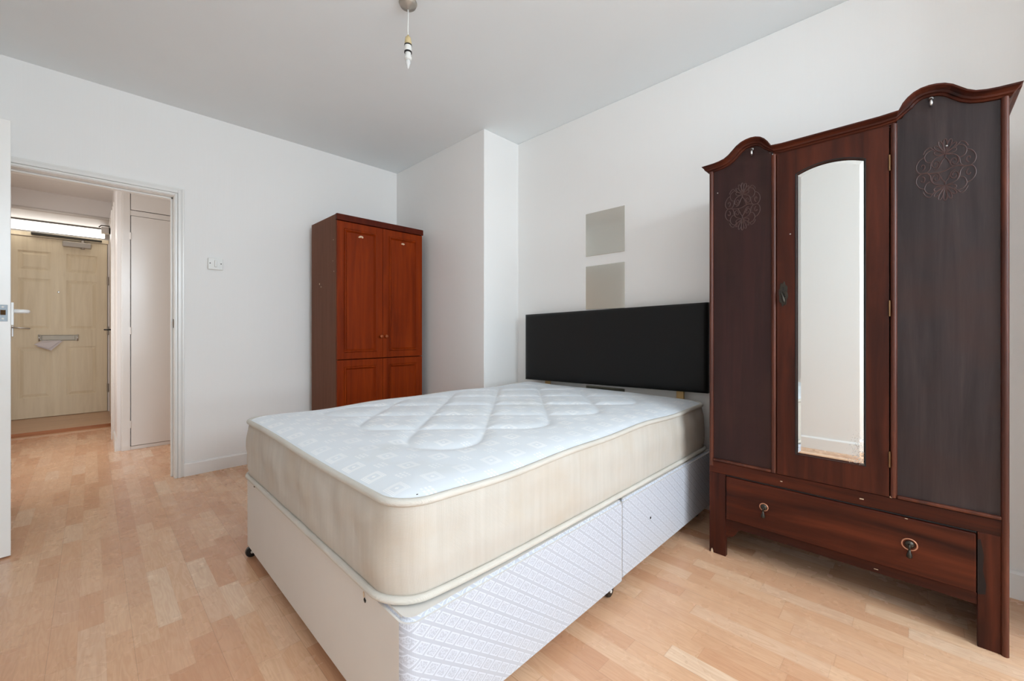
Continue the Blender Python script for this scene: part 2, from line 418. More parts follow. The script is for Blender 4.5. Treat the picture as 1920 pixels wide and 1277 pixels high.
# ================================================================== SETTING
XL, XR, YB, YF, ZC = -0.375, 2.483, 3.67, -2.20, 2.57     # left, right, back, front, ceiling
YB2 = 3.80
struct('floor', box(-1.6, 2.9, YF-0.2, 7.3, -0.10, 0.0), M['floor'])
struct('ceiling', box(XL-0.15, XR+0.2, YF-0.2, YB2, ZC, ZC+0.12), M['ceiling'])
OX0, OX1, OZ = -0.338, 0.425, 1.975                         # opening in the back wall
bm = bmesh.new()
add_box(bm, XL-0.15, OX0, YB, YB2, 0, ZC); add_box(bm, OX1, 2.9, YB, YB2, 0, ZC); add_box(bm, OX0, OX1, YB, YB2, OZ, ZC)
struct('wall_back', bm, M['wall'])
bm = bmesh.new()
add_prism(bm, [(2.108, YF), (XR+0.15, YF), (XR+0.15, YB), (2.108, YB), (2.108, 2.372), (XR, 2.372), (XR, -0.45), (2.108, -0.45)], 'z', 0, ZC)  # front-right pier is added out of view to shade the wall
struct('wall_right', bm, M['wall'], bevel=0.006, seg=3)
struct('wall_left', box(XL-0.15, XL, YF, YB, 0, ZC), M['wall'])
WX0, WX1, WZ0, WZ1 = -0.10, 1.80, 0.78, 2.46
bm = bmesh.new()
add_box(bm, XL-0.15, WX0, YF-0.2, YF, 0, ZC); add_box(bm, WX1, XR+0.15, YF-0.2, YF, 0, ZC)
add_box(bm, WX0, WX1, YF-0.2, YF, 0, WZ0); add_box(bm, WX0, WX1, YF-0.2, YF, WZ1, ZC)
struct('wall_front', bm, M['wall'])
bm = bmesh.new(); y0, y1 = YF-0.13, YF-0.07
add_box(bm, WX0, WX0+.05, y0, y1, WZ0, WZ1); add_box(bm, WX1-.05, WX1, y0, y1, WZ0, WZ1)
add_box(bm, WX0+.05, WX1-.05, y0, y1, WZ0, WZ0+.05); add_box(bm, WX0+.05, WX1-.05, y0, y1, WZ1-.05, WZ1)
add_box(bm, .82, .88, y0, y1, WZ0+.05, WZ1-.05)
win = struct('window_1', bm, M['gloss'])
struct('window_pane', box(WX0+.05, .82, YF-.105, YF-.10, WZ0+.05, WZ1-.05), M['pane'], win)
struct('window_pane', box(.88, WX1-.05, YF-.105, YF-.10, WZ0+.05, WZ1-.05), M['pane'], win)
struct('window_sill', box(WX0-.04, WX1+.04, YF-.06, YF+.05, WZ0-.03, WZ0), M['gloss'], win)
def skirt(name, pts, axis, a, b, m='wall'):
    bm = bmesh.new(); add_prism(bm, pts, axis, a, b); return struct(name, bm, M[m])
SK = [(0,0),(0.016,0),(0.016,0.082),(0.010,0.090),(0,0.092)]
skirt('baseboard_back', [(YB-p[0], p[1]) for p in SK], 'x', 0.452, 2.108)
skirt('baseboard_right', [(XR-p[0]*1.4, p[1]*1.15) for p in SK], 'y', -0.45, 2.372)
skirt('baseboard_left', [(XL+p[0], p[1]*1.1) for p in SK], 'y', YF, YB-.02)
skirt('baseboard_front', [(YF+p[0], p[1]) for p in SK], 'x', XL+.018, 2.107)
# pier skirting
skirt('baseboard_pier', [(2.108-p[0], p[1]) for p in SK], 'y', 2.372, YB-.018)

# door casing of the bedroom doorway : lining + architrave + stop
bm = bmesh.new()
JX = 0.398; HZ = 1.952
add_box(bm, JX, OX1, YB-.012, YB2+.012, 0, OZ)                   # right lining
add_box(bm, OX0, JX, YB-.012, YB2+.012, HZ, OZ)                  # head lining
add_box(bm, JX-.012, JX, YB+.05, YB+.075, 0, HZ)                 # stops
add_box(bm, OX0, JX, YB+.05, YB+.075, HZ-.012, HZ)
struct('trim_1', bm, M['gloss'], bevel=0.002)
bm = bmesh.new()
def arch_right(x0, zt):   # moulded architrave strips, facing the bedroom (-y)
    for a, b, d in ((0, .012, .020), (.012, .016, .014), (.016, .034, .022), (.034, .040, .015), (.040, .052, .012)):
        add_box(bm, x0+a, x0+b, YB-d, YB, 0, zt+b)
        add_box(bm, OX0, x0+a, YB-d, YB, zt+a, zt+b)
arch_right(JX+.004, HZ+.004)
struct('trim_2', bm, M['gloss'], bevel=0.0025)
sp = thing('strike_plate', 'small worn brass strike plate let into the white doorway frame', 'strike plate', (JX-.002, YB+.018, 1.07))
obj('plate', box(JX-.0025, JX, YB+.004, YB+.030, 1.04, 1.10), M['bronze'], sp)
obj('lip', box(JX-.004, JX-.0024, YB+.000, YB+.006, 1.055, 1.085), M['brass'], sp)

# open bedroom door, its latch edge towards the camera
LX0, LX1, LY0, LY1 = -0.300, -0.256, 2.919, 3.655
d1 = struct('door_1', box(LX0, LX1, LY0, LY1, 0.006, 1.968), M['gloss'], bevel=0.002)
obj('latch_plate', box(LX0+.008, LX1-.009, LY0-.002, LY0+.001, 1.062, 1.136), M['zinc'], d1, bevel=0.001)
for z in (1.074, 1.126):
    bm = bmesh.new(); add_lathe(bm, [(.0042, 0), (.0042, -.0012), (.001, -.002)], ((LX0+LX1)/2-.001, LY0-.002, z), 'y', 12); obj('screw', bm, M['white_plastic'], d1)
bm = bmesh.new(); add_prism(bm, [(LX0+.014, LY0-.0015), (LX0+.029, LY0-.0015), (LX0+.029, LY0-.012), (LX0+.014, LY0-.004)], 'z', 1.091, 1.113)
obj('latch_bolt', bm, M['brass'], d1)
h = obj('door_handle', box(LX1, LX1+.009, LY0+.035, LY0+.075, 1.045, 1.150), M['white_enamel'], d1, bevel=0.002)
bm = bmesh.new(); add_tube(bm, [(LX1+.008, LY0+.055, 1.110), (LX1+.042, LY0+.055, 1.110), (LX1+.050, LY0+.062, 1.110), (LX1+.050, LY0+.15, 1.110)], [.010,.009,.009,.008], 12)
obj('lever', bm, M['white_enamel'], h, smooth=True)
for z in (.25, 1.0, 1.75):
    bm = bmesh.new(); add_tube(bm, [(LX1+.004, LY1+.004, z-.04), (LX1+.004, LY1+.004, z+.04)], .005, 10); obj('hinge', bm, M['chrome'], d1)

_a = math.radians(5.6); _P = Vector((LX1, LY0, 0)); _R = Matrix.Rotation(_a, 3, 'Z')
d1.rotation_euler = (0, 0, _a); d1.location = _P - _R @ _P
# ------------------------------------------------------------------ hall
HC = 2.43
struct('wall_hall_left', box(-0.90, -0.78, YB2, 7.1, 0, HC), M['hall_paint'])
struct('wall_hall_right', box(0.150, 0.27, 4.835, 7.1, 0, HC), M['hall_paint'])
struct('wall_hall_end', box(-0.90, 0.27, 7.10, 7.2, 0, HC), M['hall_paint'])
struct('wall_hall_side', box(1.30, 1.42, YB2, 4.9, 0, HC), M['hall_paint'])
struct('wall_hall_cupboard', box(0.27, 1.42, 5.35, 5.45, 0, HC), M['hall_paint'])
bm = bmesh.new(); add_box(bm, -0.90, 1.42, YB2, 7.2, HC, HC+.1)
struct('ceiling_hall', bm, M['hall_paint'])
# dropped beam over the entrance
bm = bmesh.new(); add_box(bm, -0.78, 0.150, 6.33, 7.10, 2.235, HC)
struct('trim_3', bm, M['hall_paint'])
bm = bmesh.new(); add_tube(bm, [(-0.78, 6.33, 2.24), (0.150, 6.33, 2.24)], 0.016, 12)
struct('trim_4', bm, M['gloss2'], smooth=True)
# raised entrance floor with dark nosing and light quadrant beading
struct('floor_entrance', box(-0.78, 0.150, 6.045, 7.10, 0, 0.048), M['tread'])
bm = bmesh.new(); add_box(bm, -0.78, 0.149, 6.030, 6.045, 0.0, 0.051); struct('trim_5', bm, M['step'], bevel=.003)
bm = bmesh.new(); add_prism(bm, [(6.030, 0.0), (6.030, .016), (6.022, .013), (6.014, .006), (6.012, 0.0)], 'x', -0.78, 0.145); struct('trim_6', bm, M['tread'])
# front door (set in a frame on the end wall)
FY = 7.00; DX0, DX1, DZ0, DZ1 = -0.665, 0.131, 0.052, 2.062
bm = bmesh.new()
add_box(bm, -0.78, DX0-.004, FY-.005, 7.10, .048, 2.235); add_box(bm, DX1+.004, .150, FY-.005, 7.10, .048, 2.235)
add_box(bm, DX0-.004, DX1+.004, FY-.005, 7.10, DZ1+.004, 2.235)
struct('trim_7', bm, M['hall_paint'])
bm = bmesh.new(); add_box(bm, DX0-.03, DX1+.012, FY-.012, FY-.004, DZ1+.006, DZ1+.05); struct('trim_8', bm, M['frontdoor'])
bm = bmesh.new()
xc = (DX0+DX1)/2
cols = ((-0.565, -0.325), (-0.205, 0.045)); rows = ((1.690, 1.905), (1.035, 1.600), (0.275, 0.835))
# door slab : stiles, rails, sunk mouldings and raised fields
xs = [DX0, cols[0][0], cols[0][1], cols[1][0], cols[1][1], DX1]
add_box(bm, xs[0], xs[1], FY, FY+.044, DZ0, DZ1); add_box(bm, xs[2], xs[3], FY, FY+.044, DZ0, DZ1); add_box(bm, xs[4], xs[5], FY, FY+.044, DZ0, DZ1)
zr = [DZ0, rows[2][0], rows[2][1], rows[1][0], rows[1][1], rows[0][0], rows[0][1], DZ1]
for a, b in cols:
    for i in (0, 2, 4, 6): add_box(bm, a, b, FY, FY+.044, zr[i], zr[i+1])
    for z0, z1 in rows:
        add_box(bm, a, b, FY+.010, FY+.034, z0, z1)
        # raised field with sloping margin
        P = [(a+.012, z0+.012), (b-.012, z0+.012), (b-.012, z1-.012), (a+.012, z1-.012)]
        Q = [(a+.04, z0+.04), (b-.04, z0+.04), (b-.04, z1-.04), (a+.04, z1-.04)]
        A = [bm.verts.new((p[0], FY+.0099, p[1])) for p in P]; B = [bm.verts.new((p[0], FY+.003, p[1])) for p in Q]
        for i in range(4): bm.faces.new([A[i], A[(i+1) % 4], B[(i+1) % 4], B[i]])
        bm.faces.new(B)
d2 = struct('door_2', bm, M['frontdoor'])
lb = obj('letterbox', box(-0.418, -0.110, FY-.010, FY, 0.908, 0.972), M['letter_metal'], d2, bevel=0.002)
for x in (-0.412, -0.116):
    bm = bmesh.new(); add_tube(bm, [(x, FY-.014, .903), (x, FY-.014, .977)], .007, 10); obj('letterbox_end', bm, M['chrome'], lb, smooth=True)
obj('flap', box(-0.395, -0.135, FY-.016, FY-.010, 0.913, 0.967), M['letter_metal'], lb, bevel=0.003, label='darker steel letterbox flap')
bm = bmesh.new(); add_lathe(bm, [(.009, 0), (.009, -.004), (.005, -.006)], (-0.266, FY, 1.461), 'y', 14)
obj('peephole', bm, M['chrome'], d2)
hd = obj('door_handle', box(DX0+.056, DX0+.070, FY-.008, FY, 0.955, 1.075), M['chrome'], d2, bevel=0.002)
bm = bmesh.new(); add_tube(bm, [(DX0+.065, FY-.008, 1.055), (DX0+.065, FY-.045, 1.055), (DX0+.075, FY-.05, 1.055), (DX0+.19, FY-.05, 1.045)], .008, 10)
obj('lever', bm, M['chrome'], hd, smooth=True)
for z in (1.62, 0.33, 1.02):
    bm = bmesh.new(); add_tube(bm, [(DX1+.004, FY-.010, z-.05), (DX1+.004, FY-.010, z+.05)], .007, 10); add_box(bm, DX1+.004, DX1+.016, FY-.008, FY-.0045, z-.05, z+.05)
    obj('hinge', bm, M['alu'], d2, smooth=False)
dc = obj('door_closer', box(-0.235, -0.005, FY-.05, FY, 1.985, 2.045), M['alu'], d2, bevel=0.006)
bm = bmesh.new(); add_lathe(bm, [(.018, 0), (.018, -.012), (.008, -.016)], (-0.075, FY-.025, 1.985), 'z', 14); add_lathe(bm, [(.014, 0), (.014, .03)], (-0.075, FY-.030, 2.045), 'z', 14)
obj('spindle', bm, M['alu'], dc)
bm = bmesh.new(); add_prism(bm, [(-0.47, 2.080), (-0.47, 2.108), (0.085, 2.098), (0.085, 2.078)], 'y', FY-.045, FY-.013)
obj('slide_rail', bm, M['bronze'], dc, bevel=0.003, label='dark slide rail above the door')
env = thing('envelope', 'pale envelope sticking out of the letterbox of the cream front door', 'envelope', (-0.33, FY-.03, .87))
bm = bmesh.new()
def quadp(ps, t):
    A = [bm.verts.new(p) for p in ps]; B = [bm.verts.new((p[0], p[1]-t, p[2]-t*.3)) for p in ps]
    bm.faces.new(A); bm.faces.new(list(reversed(B)))
    for i in range(len(ps)): bm.faces.new([A[i], A[(i+1) % len(ps)], B[(i+1) % len(ps)], B[i]])
quadp([(-.385, FY-.017, .912), (-.245, FY-.017, .912), (-.335, FY-.10, .822), (-.445, FY-.085, .868)], .004)
obj('front_sheet', bm, M['paper'], env)
bm = bmesh.new(); quadp([(-.375, FY-.015, .905), (-.232, FY-.015, .905), (-.318, FY-.095, .800), (-.425, FY-.08, .848)], .003)
obj('rear_sheet', bm, M['paper'], env)
# fluorescent batten above the front door
tl = thing('strip_light', 'long lit white strip light fixed above the cream front door', 'light', (-0.30, 6.96, 2.17))
bm = box(-0.72, 0.112, 6.955, 6.994, 2.125, 2.212); add_box(bm, -0.72, 0.114, 6.900, 6.994, 2.2145, 2.222)  # top lip added to keep the diffuser's light off the soffit
obj('housing', bm, M['white_plastic'], tl, bevel=.002)
obj('diffuser', box(-0.715, 0.106, 6.905, 6.955, 2.122, 2.214), M['tube'], tl, bevel=.006, label='glowing white diffuser')
obj('end_cap', box(0.106, 0.114, 6.905, 6.955, 2.124, 2.212), M['white_plastic'], tl)
jb = thing('junction_box', 'small cream junction box with dark cable beside the hall strip light', 'junction box', (0.11, 6.8, 2.2))
obj('box', box(0.075, 0.149, 6.60, 6.70, 2.135, 2.200), M['gloss2'], jb, bevel=.003)
bm = bmesh.new(); add_tube(bm, [(0.055, 6.60, 2.19), (0.075, 6.595, 2.212), (0.143, 6.595, 2.214), (0.143, 6.59, 2.205), (0.143, 6.59, 2.125)], .006, 8)
obj('cable', bm, M['bronze'], jb)
# side door of the hall in the right-hand wall (closed), architrave nearest us
bm = bmesh.new()
for a, b, d in ((0, .03, .012), (.03, .055, .018), (.055, .09, .024), (.09, .12, .016), (.12, .155, .010)):
    add_box(bm, .150-d, .150, 5.47-b, 5.47-a, 0, 2.06+b)
    add_box(bm, .150-d, .150, 5.47-a, 6.02, 2.06+a, 2.06+b)
struct('trim_9', bm, M['gloss2'], bevel=.002)
d3 = struct('door_3', box(.139, .1495, 5.475, 6.012, 0.005, 2.055), M['gloss2'])
h3 = obj('door_handle', box(.132, .139, 5.545, 5.585, 0.93, 1.10), M['bronze'], d3, bevel=.002)
bm = bmesh.new(); add_tube(bm, [(.133, 5.565, 1.03), (.095, 5.565, 1.03), (.088, 5.575, 1.03), (.088, 5.66, 1.03)], .008, 10)
obj('lever', bm, M['bronze'], h3, smooth=True)
skirt('baseboard_hall', [(.150-p[0], p[1]) for p in SK], 'y', 4.835, 5.312, 'gloss2')
# built-in hall cupboard facing the bedroom doorway
CY = 4.80
cu = thing('cupboard', 'built-in white hall cupboard with tall flush door seen through the doorway', 'cupboard', (0.7, CY, 0))
bm = bmesh.new()
add_box(bm, .183, .230, CY, CY+.035, 0, HC-.001); add_box(bm, .230, 1.299, CY+.004, CY+.035, 0, .030); add_box(bm, .230, 1.299, CY+.004, CY+.035, 2.008, 2.052); add_box(bm, .85, .89, CY, CY+.035, .03, 2.008)
add_box(bm, .89, 1.299, CY, CY+.035, .03, 2.008)
obj('frame', bm, M['gloss2'], cu, bevel=.0015)
obj('side_panel', box(.175, .183, CY+.002, CY+.036, 0, HC-.001), M['gloss2'], cu)
dr = obj('door', box(.2355, .846, CY-.002, CY+.020, .034, 2.004), M['gloss2'], cu, bevel=.0015)
for z in (.22, 1.02, 1.83):
    bm = bmesh.new(); add_tube(bm, [(.2325, CY-.003, z-.03), (.2325, CY-.003, z+.03)], .0045, 8); obj('hinge', bm, M['gloss2'], dr)
obj('upper_door', box(.2345, .846, CY-.002, CY+.020, 2.057, HC-.02), M['gloss2'], cu, bevel=.0015)
obj('inside_shade', box(.231, .90, CY+.036, CY+.05, .03, HC-.03), M['dark'], cu, label='dark sheet for the shade behind the door gap')  # near-black sheet, the cupboard's inner shade as colour
# light switch on the back wall
sw = thing('light_switch', 'square white light switch on the wall between doorway and red wardrobe', 'switch', (.634, YB, 1.507))
obj('back_box', box(.592, .676, YB-.010, YB, 1.468, 1.546), M['white_plastic'], sw, bevel=.002)
obj('face_plate', box(.588, .678, YB-.017, YB-.010, 1.465, 1.549), M['white_plastic'], sw, bevel=.003)
obj('rocker', box(.626, .640, YB-.024, YB-.016, 1.484, 1.534), M['white_plastic'], sw, bevel=.003)
for x in (.600, .666):
    bm = bmesh.new(); add_lathe(bm, [(.004, 0), (.004, -.0015), (.001, -.002)], (x, YB-.017, 1.510), 'y', 10); obj('screw', bm, M['bronze'], sw)

# ------------------------------------------------------------------ pendant
px, py = 1.046, 1.716
pe = thing('pendant_lamp', 'bare bulb pendant hanging from the white ceiling', 'pendant', (px, py, ZC))
bm = bmesh.new(); add_lathe(bm, [(.040, 0), (.042, -.006), (.036, -.020), (.014, -.027), (.009, -.036)], (px, py, ZC), 'z', 28)
obj('ceiling_rose', bm, M['yellow_plastic'] if False else M['alu'], pe, smooth=True)
bm = bmesh.new(); add_tube(bm, [(px, py, ZC-.03), (px+.001, py, 2.50), (px-.001, py, 2.45), (px, py, 2.405)], .0030, 8); obj('flex', bm, M['white_plastic'], pe, smooth=True)
bm = bmesh.new(); add_lathe(bm, [(.004, 2.412-2.37), (.006, 2.405-2.37), (.0125, .030), (.0155, .012), (.017, -.004)], (px, py, 2.372), 'z', 20); obj('lamp_holder_cap', bm, M['yellow_plastic'], pe, smooth=True, label='yellowed plastic cap')
for z in (2.368, 2.336):
    bm = bmesh.new(); add_lathe(bm, [(.0178, 0), (.0178, -.0055)], (px, py, z), 'z', 20); obj('clamp_ring', bm, M['plastic_black'], pe, label='black clamp ring')
bm = bmesh.new(); add_lathe(bm, [(.0165, 0), (.0165, -.027)], (px, py, 2.363), 'z', 20); obj('lamp_holder', bm, M['white_plastic'], pe, smooth=False)
bm = bmesh.new(); add_lathe(bm, [(.0135, 0), (.0135, -.018), (.0165, -.019), (.0165, -.030), (.012, -.034)], (px, py, 2.330), 'z', 20); obj('bulb_cap', bm, M['white_plastic'], pe, smooth=False)
bm = bmesh.new(); add_lathe(bm, [(.008, 0), (.0115, -.006), (.0105, -.018), (.0065, -.030), (.0045, -.040), (.001, -.044)], (px, py, 2.298), 'z', 16)
obj('bulb', bm, M['bulb'], pe, smooth=True)

# ================================================================== BED
BX0, BX1, BXM, BY0, BY1 = 0.490, 2.395, 1.437, 0.812, 2.180
bed = thing('divan_base', 'pale divan bed base on castors under the mattress, plain foot end and patterned side', 'bed', (1.44, 1.5, 0))
def divan_half(x0, x1, z0, foot):
    bm = bmesh.new()
    n = 10; r = .022
    rc = .036 if foot else .004; P = [(x1, BY0), (x1, BY1)]
    for k in range(13): a = PI/2 + PI/2*k/12; P.append((x0+rc+rc*math.cos(a), BY1-rc+rc*math.sin(a)))
    for k in range(13): a = PI + PI/2*k/12; P.append((x0+rc+rc*math.cos(a), BY0+rc+rc*math.sin(a)))
    add_prism(bm, P, 'z', z0, .366); bmesh.ops.recalc_face_normals(bm, faces=bm.faces)
    ee = [e for e in bm.edges if e.calc_face_angle(0) > .6]
    bmesh.ops.bevel(bm, geom=ee, offset=.009, segments=3, affect='EDGES')
    bm.normal_update()
    for f in bm.faces:
        f.material_index = 1 if (f.normal.x < -0.985 or f.normal.z > .8) else 0

    return obj('base_section', bm, [M['damask'], M['linen']], bed, smooth=False)
divan_half(BX0, BXM-.001, .050, True); divan_half(BXM+.001, BX1, .062, False)
for x, y in ((.506, 2.150), (.535, .90), (1.39, .85), (1.39, 2.13), (2.33, .875), (2.33, 2.13)):
    bm = bmesh.new()
    add_lathe(bm, [(.008, -.012), (.022, -.011), (.024, -.006), (.024, .006), (.022, .011), (.008, .012)], (x, y, .0245), 'y', 20)
    add_tube(bm, [(x+.006, y, .03), (x+.010, y, .058)], .009, 8)
    cs = obj('castor', bm, M['plastic_black'], bed)
    bm = bmesh.new(); add_lathe(bm, [(.006, -.015), (.006, .015)], (x, y, .0245), 'y', 10)
    obj('axle', bm, M['white_plastic'], cs)
for p in ((.4895, 2.03, .352),):
    bm = bmesh.new(); add_lathe(bm, [(.004, 0), (.004, -.002), (.002, -.003)], p, 'x', 10); obj('stud', bm, M['bronze'], bed)
bm = bmesh.new(); add_lathe(bm, [(.005, 0), (.005, -.002), (.002, -.003)], (1.665, BY0+.0005, .225), 'y', 10); obj('stud', bm, M['plastic_black'], bed)
# wear marks near the corner: a torn slit with staple
bm = bmesh.new(); add_tube(bm, [(.489, 1.015, .350), (.4885, 1.012, .338)], .0035, 8, flat=((1,0,0), .3)); obj('staple', bm, M['chip'], bed)
bm = bmesh.new(); add_tube(bm, [(.489, 1.012, .333), (.4885, 1.004, .330)], .005, 8, flat=((1,0,0), .3)); obj('tear', bm, M['plastic_black'], bed)

# mattress ---------------------------------------------------------
MX0, MX1, MY1 = 0.487, 2.400, 2.178
Z0, Z1 = .378, .612
def near_y(x, z):
    t = (x-MX0)/(MX1-MX0); k = (z-Z0)/(Z1-Z0)
    lo = .834 + .030*math.exp(-(x-MX0)/.15); hi = .832 + .012*t
    return lo + (hi-lo)*k
def sq2disc(u, v): return u*math.sqrt(max(0, 1-v*v/2)), v*math.sqrt(max(0, 1-u*u/2))
R = .088
def outline(n_long=150, n_short=105, nc=12):
    """loop in unit coordinates of the plan: list of (x, y01) with y01 0 near..1 far as absolute helper"""
    a, b = (MX1-MX0)/2, .670; cx, cy = (MX0+MX1)/2, 0.0
    pts = []
    def seg(p, q, n):
        for i in range(n): t = i/n; pts.append((p[0]+(q[0]-p[0])*t, p[1]+(q[1]-p[1])*t))
    def arc(ox, oy, a0, n):
        for i in range(n):
            t = a0 + (PI/2)*i/n; pts.append((ox+R*math.cos(t), oy+R*math.sin(t)))
    seg((-a, b-R), (-a, -b+R), n_short)
    arc(-a+R, -b+R, PI, nc); seg((-a+R, -b), (a-R, -b), n_long); arc(a-R, -b+R, 1.5*PI, nc)
    seg((a, -b+R), (a, b-R), n_short); arc(a-R, b-R, 0, nc); seg((a-R, b), (-a+R, b), n_long); arc(-a+R, b-R, PI/2, nc)
    return [(cx+p[0], (p[1]+b)/(2*b)) for p in pts]
def place(x, y01, z):
    y0 = near_y(x, z); return (x, y0 + (MY1-y0)*y01, z)
OUT = outline()
def sag(x, y01):   # soft waviness of the top edge
    return .004*math.sin(x*5.1+y01*7) + .003*math.sin(x*11+2)
ma = thing('mattress', 'double mattress with white patterned quilted top and beige woven sides', 'mattress', (1.44, 1.5, .37))
cxm = (MX0+MX1)/2; cym = .5
def outward(x, y01, d):
    # push plan point outward by d
    i = None
    vx = 0; vy = 0
    if x < MX0+R and True: vx = min(0, (x-(MX0+R)))
    if x > MX1-R: vx = max(0, x-(MX1-R))
    yy = y01*1.340
    if yy < R: vy = yy-R
    if yy > 1.340-R: vy = yy-(1.340-R)
    l = math.hypot(vx, vy) or 1
    return x + vx/l*d, y01 + vy/l*d/1.340
bm = bmesh.new(); rings = []
K = 14
for k in range(K+1):
    t = k/K; z = Z0 + (Z1-Z0)*t
    bul = .010*math.sin(PI*t)**.8
    ring = []
    for i, (x, yy) in enumerate(OUT):
        s_ = i*0.021
        wob = .0028*math.sin(9*s_+3*t) * math.sin(PI*t) + .002*math.sin(23*s_+t*5)*math.sin(PI*t) + .0026*math.sin(3.2*PI*t+1.5*math.sin(1.7*s_))*math.sin(PI*t)
        X, Y = outward(x, yy, bul+wob)
        P = place(X, Y, z + sag(x, yy)*t)
        ring.append(bm.verts.new(P))
    rings.append(ring)
n = len(OUT)
for A, B in zip(rings, rings[1:]):
    for i in range(n): bm.faces.new([A[i], A[(i+1) % n], B[(i+1) % n], B[i]])
bm.faces.new(rings[0])
obj('side_border', bm, M['border'], ma, smooth=True, label='beige woven side border')
for nm, z, off in (('upper_piping', Z1+.002, .002), ('lower_piping', Z0+.002, .006)):
    bm = bmesh.new(); pts = []
    for i, (x, yy) in enumerate(OUT):
        X, Y = outward(x, yy, off); pts.append(place(X, Y, z + (sag(x, yy) if z > .5 else 0)))
    add_tube(bm, pts, .0098, 10, closed=True, flat=((0,0,1), 1.0))
    obj(nm, bm, M['tape'], ma, smooth=True, label='ribbed edge tape')
# quilted top : billiard-ball stitching lines with rounded turns
QX0, QX1, NX = .70, 2.22, 8; QY0, QY1, NY = 1.03, 2.115, 6
def qn(i, j): return (QX0+(QX1-QX0)*i/NX, QY0+(QY1-QY0)*j/NY)
segs = []
bounces = []
for i in range(0, NX):
    for j in range(0, NY):
        if (i+j) % 2 == 1: segs.append((qn(i, j), qn(i+1, j+1)))
        else: segs.append((qn(i+1, j), qn(i, j+1)))
# rounded turns: shorten segments touching the border and join their ends with an arc
S2 = []; cut = .55; bp = {}
for a, b in segs:
    aa, bb = Vector(a), Vector(b)
    def onb(p): return min(abs(p[0]-QX0), abs(p[0]-QX1), abs(p[1]-QY0), abs(p[1]-QY1)) < 1e-6
    A, B = aa.copy(), bb.copy()
    if onb(a): A = aa + (bb-aa)*cut; bp.setdefault((round(a[0], 4), round(a[1], 4)), []).append(A)
    if onb(b): B = bb + (aa-bb)*cut; bp.setdefault((round(b[0], 4), round(b[1], 4)), []).append(B)
    S2.append((A, B))
for v, ends in bp.items():
    if len(ends) == 2:
        V = Vector(v); p, q = ends; last = p
        for k in range(1, 9):
            t = k/8; c = p*(1-t)**2 + V*2*t*(1-t) + q*t*t
            S2.append((last, c)); last = c
SA = np.array([[s[0][0], s[0][1]] for s in S2]); SB = np.array([[s[1][0], s[1][1]] for s in S2])
def qdist(P):
    out = np.full(len(P), 9.0)
    for a, b in zip(SA, SB):
        d = b-a; L = d@d
        if L < 1e-12: continue
        t = np.clip(((P-a)@d)/L, 0, 1)
        q = a + t[:, None]*d
        out = np.minimum(out, np.hypot(*(P-q).T))
    return out
nx, ny = 260, 178
gx = np.linspace(0, 1, nx+1); gy = np.linspace(0, 1, ny+1)
Wd, Dp = MX1-MX0, 1.340
P2 = []
for j in gy:
    for i in gx:
        X = i*Wd; Y = j*Dp
        cx_ = R if X < R else (Wd-R if X > Wd-R else None); cy_ = R if Y < R else (Dp-R if Y > Dp-R else None)
        if cx_ is not None and cy_ is not None:
            u, v = sq2disc((X-cx_)/R, (Y-cy_)/R); X = cx_+u*R; Y = cy_+v*R
        P2.append((MX0+X, Y/Dp))
def edge_d(x, yy):
    X = x-MX0; Y = yy*Dp
    cx_ = min(max(X, R), Wd-R); cy_ = min(max(Y, R), Dp-R)
    if (X < R or X > Wd-R) and (Y < R or Y > Dp-R): return R - math.hypot(X-cx_, Y-cy_)
    return min(X, Wd-X, Y, Dp-Y)
W3 = np.array([place(x, yy, Z1) for x, yy in P2])
D = qdist(W3[:, :2])
bm = bmesh.new(); V = []
for (x, yy), p, d in zip(P2, W3, D):
    e = max(0, edge_d(x, yy))
    inside = QX0-.02 < p[0] < QX1+.02 and QY0-.03 < p[1] < QY1+.03
    g = 1-.65*math.exp(-(d/.034)**2)-.35*math.exp(-(d/.011)**2)
    crown = .012*(1-math.exp(-e/.035)) + .010*(1-math.exp(-e/.25))
    puff = .0115*g
    z = Z1 + .004 + sag(x, yy)*math.exp(-e/.2) + crown + puff*(1-math.exp(-e/.05)) - .004*(1-math.exp(-e/.05))
    z += .0012*math.sin(31*p[0]+9*p[1])*math.sin(17*p[1]-6*p[0])*min(1, e/.1)
    V.append(bm.verts.new((p[0], p[1], z)))
for j in range(ny):
    for i in range(nx):
        a = j*(nx+1)+i; bm.faces.new([V[a], V[a+1], V[a+nx+2], V[a+nx+1]])
obj('quilted_top', bm, M['ticking'], ma, smooth=True, label='white quilted top with square and dot motifs')
# torn tape and dark wear spots on the near corner
bm = bmesh.new(); add_sphere(bm, (.548, .858, .626), .0035, (1.5, 1, .6), 8); add_sphere(bm, (.530, .864, .622), .0035, (.6, 1, 1.2), 8)
obj('wear_mark', bm, M['dark'], ma, label='small dark worn holes at the corner')

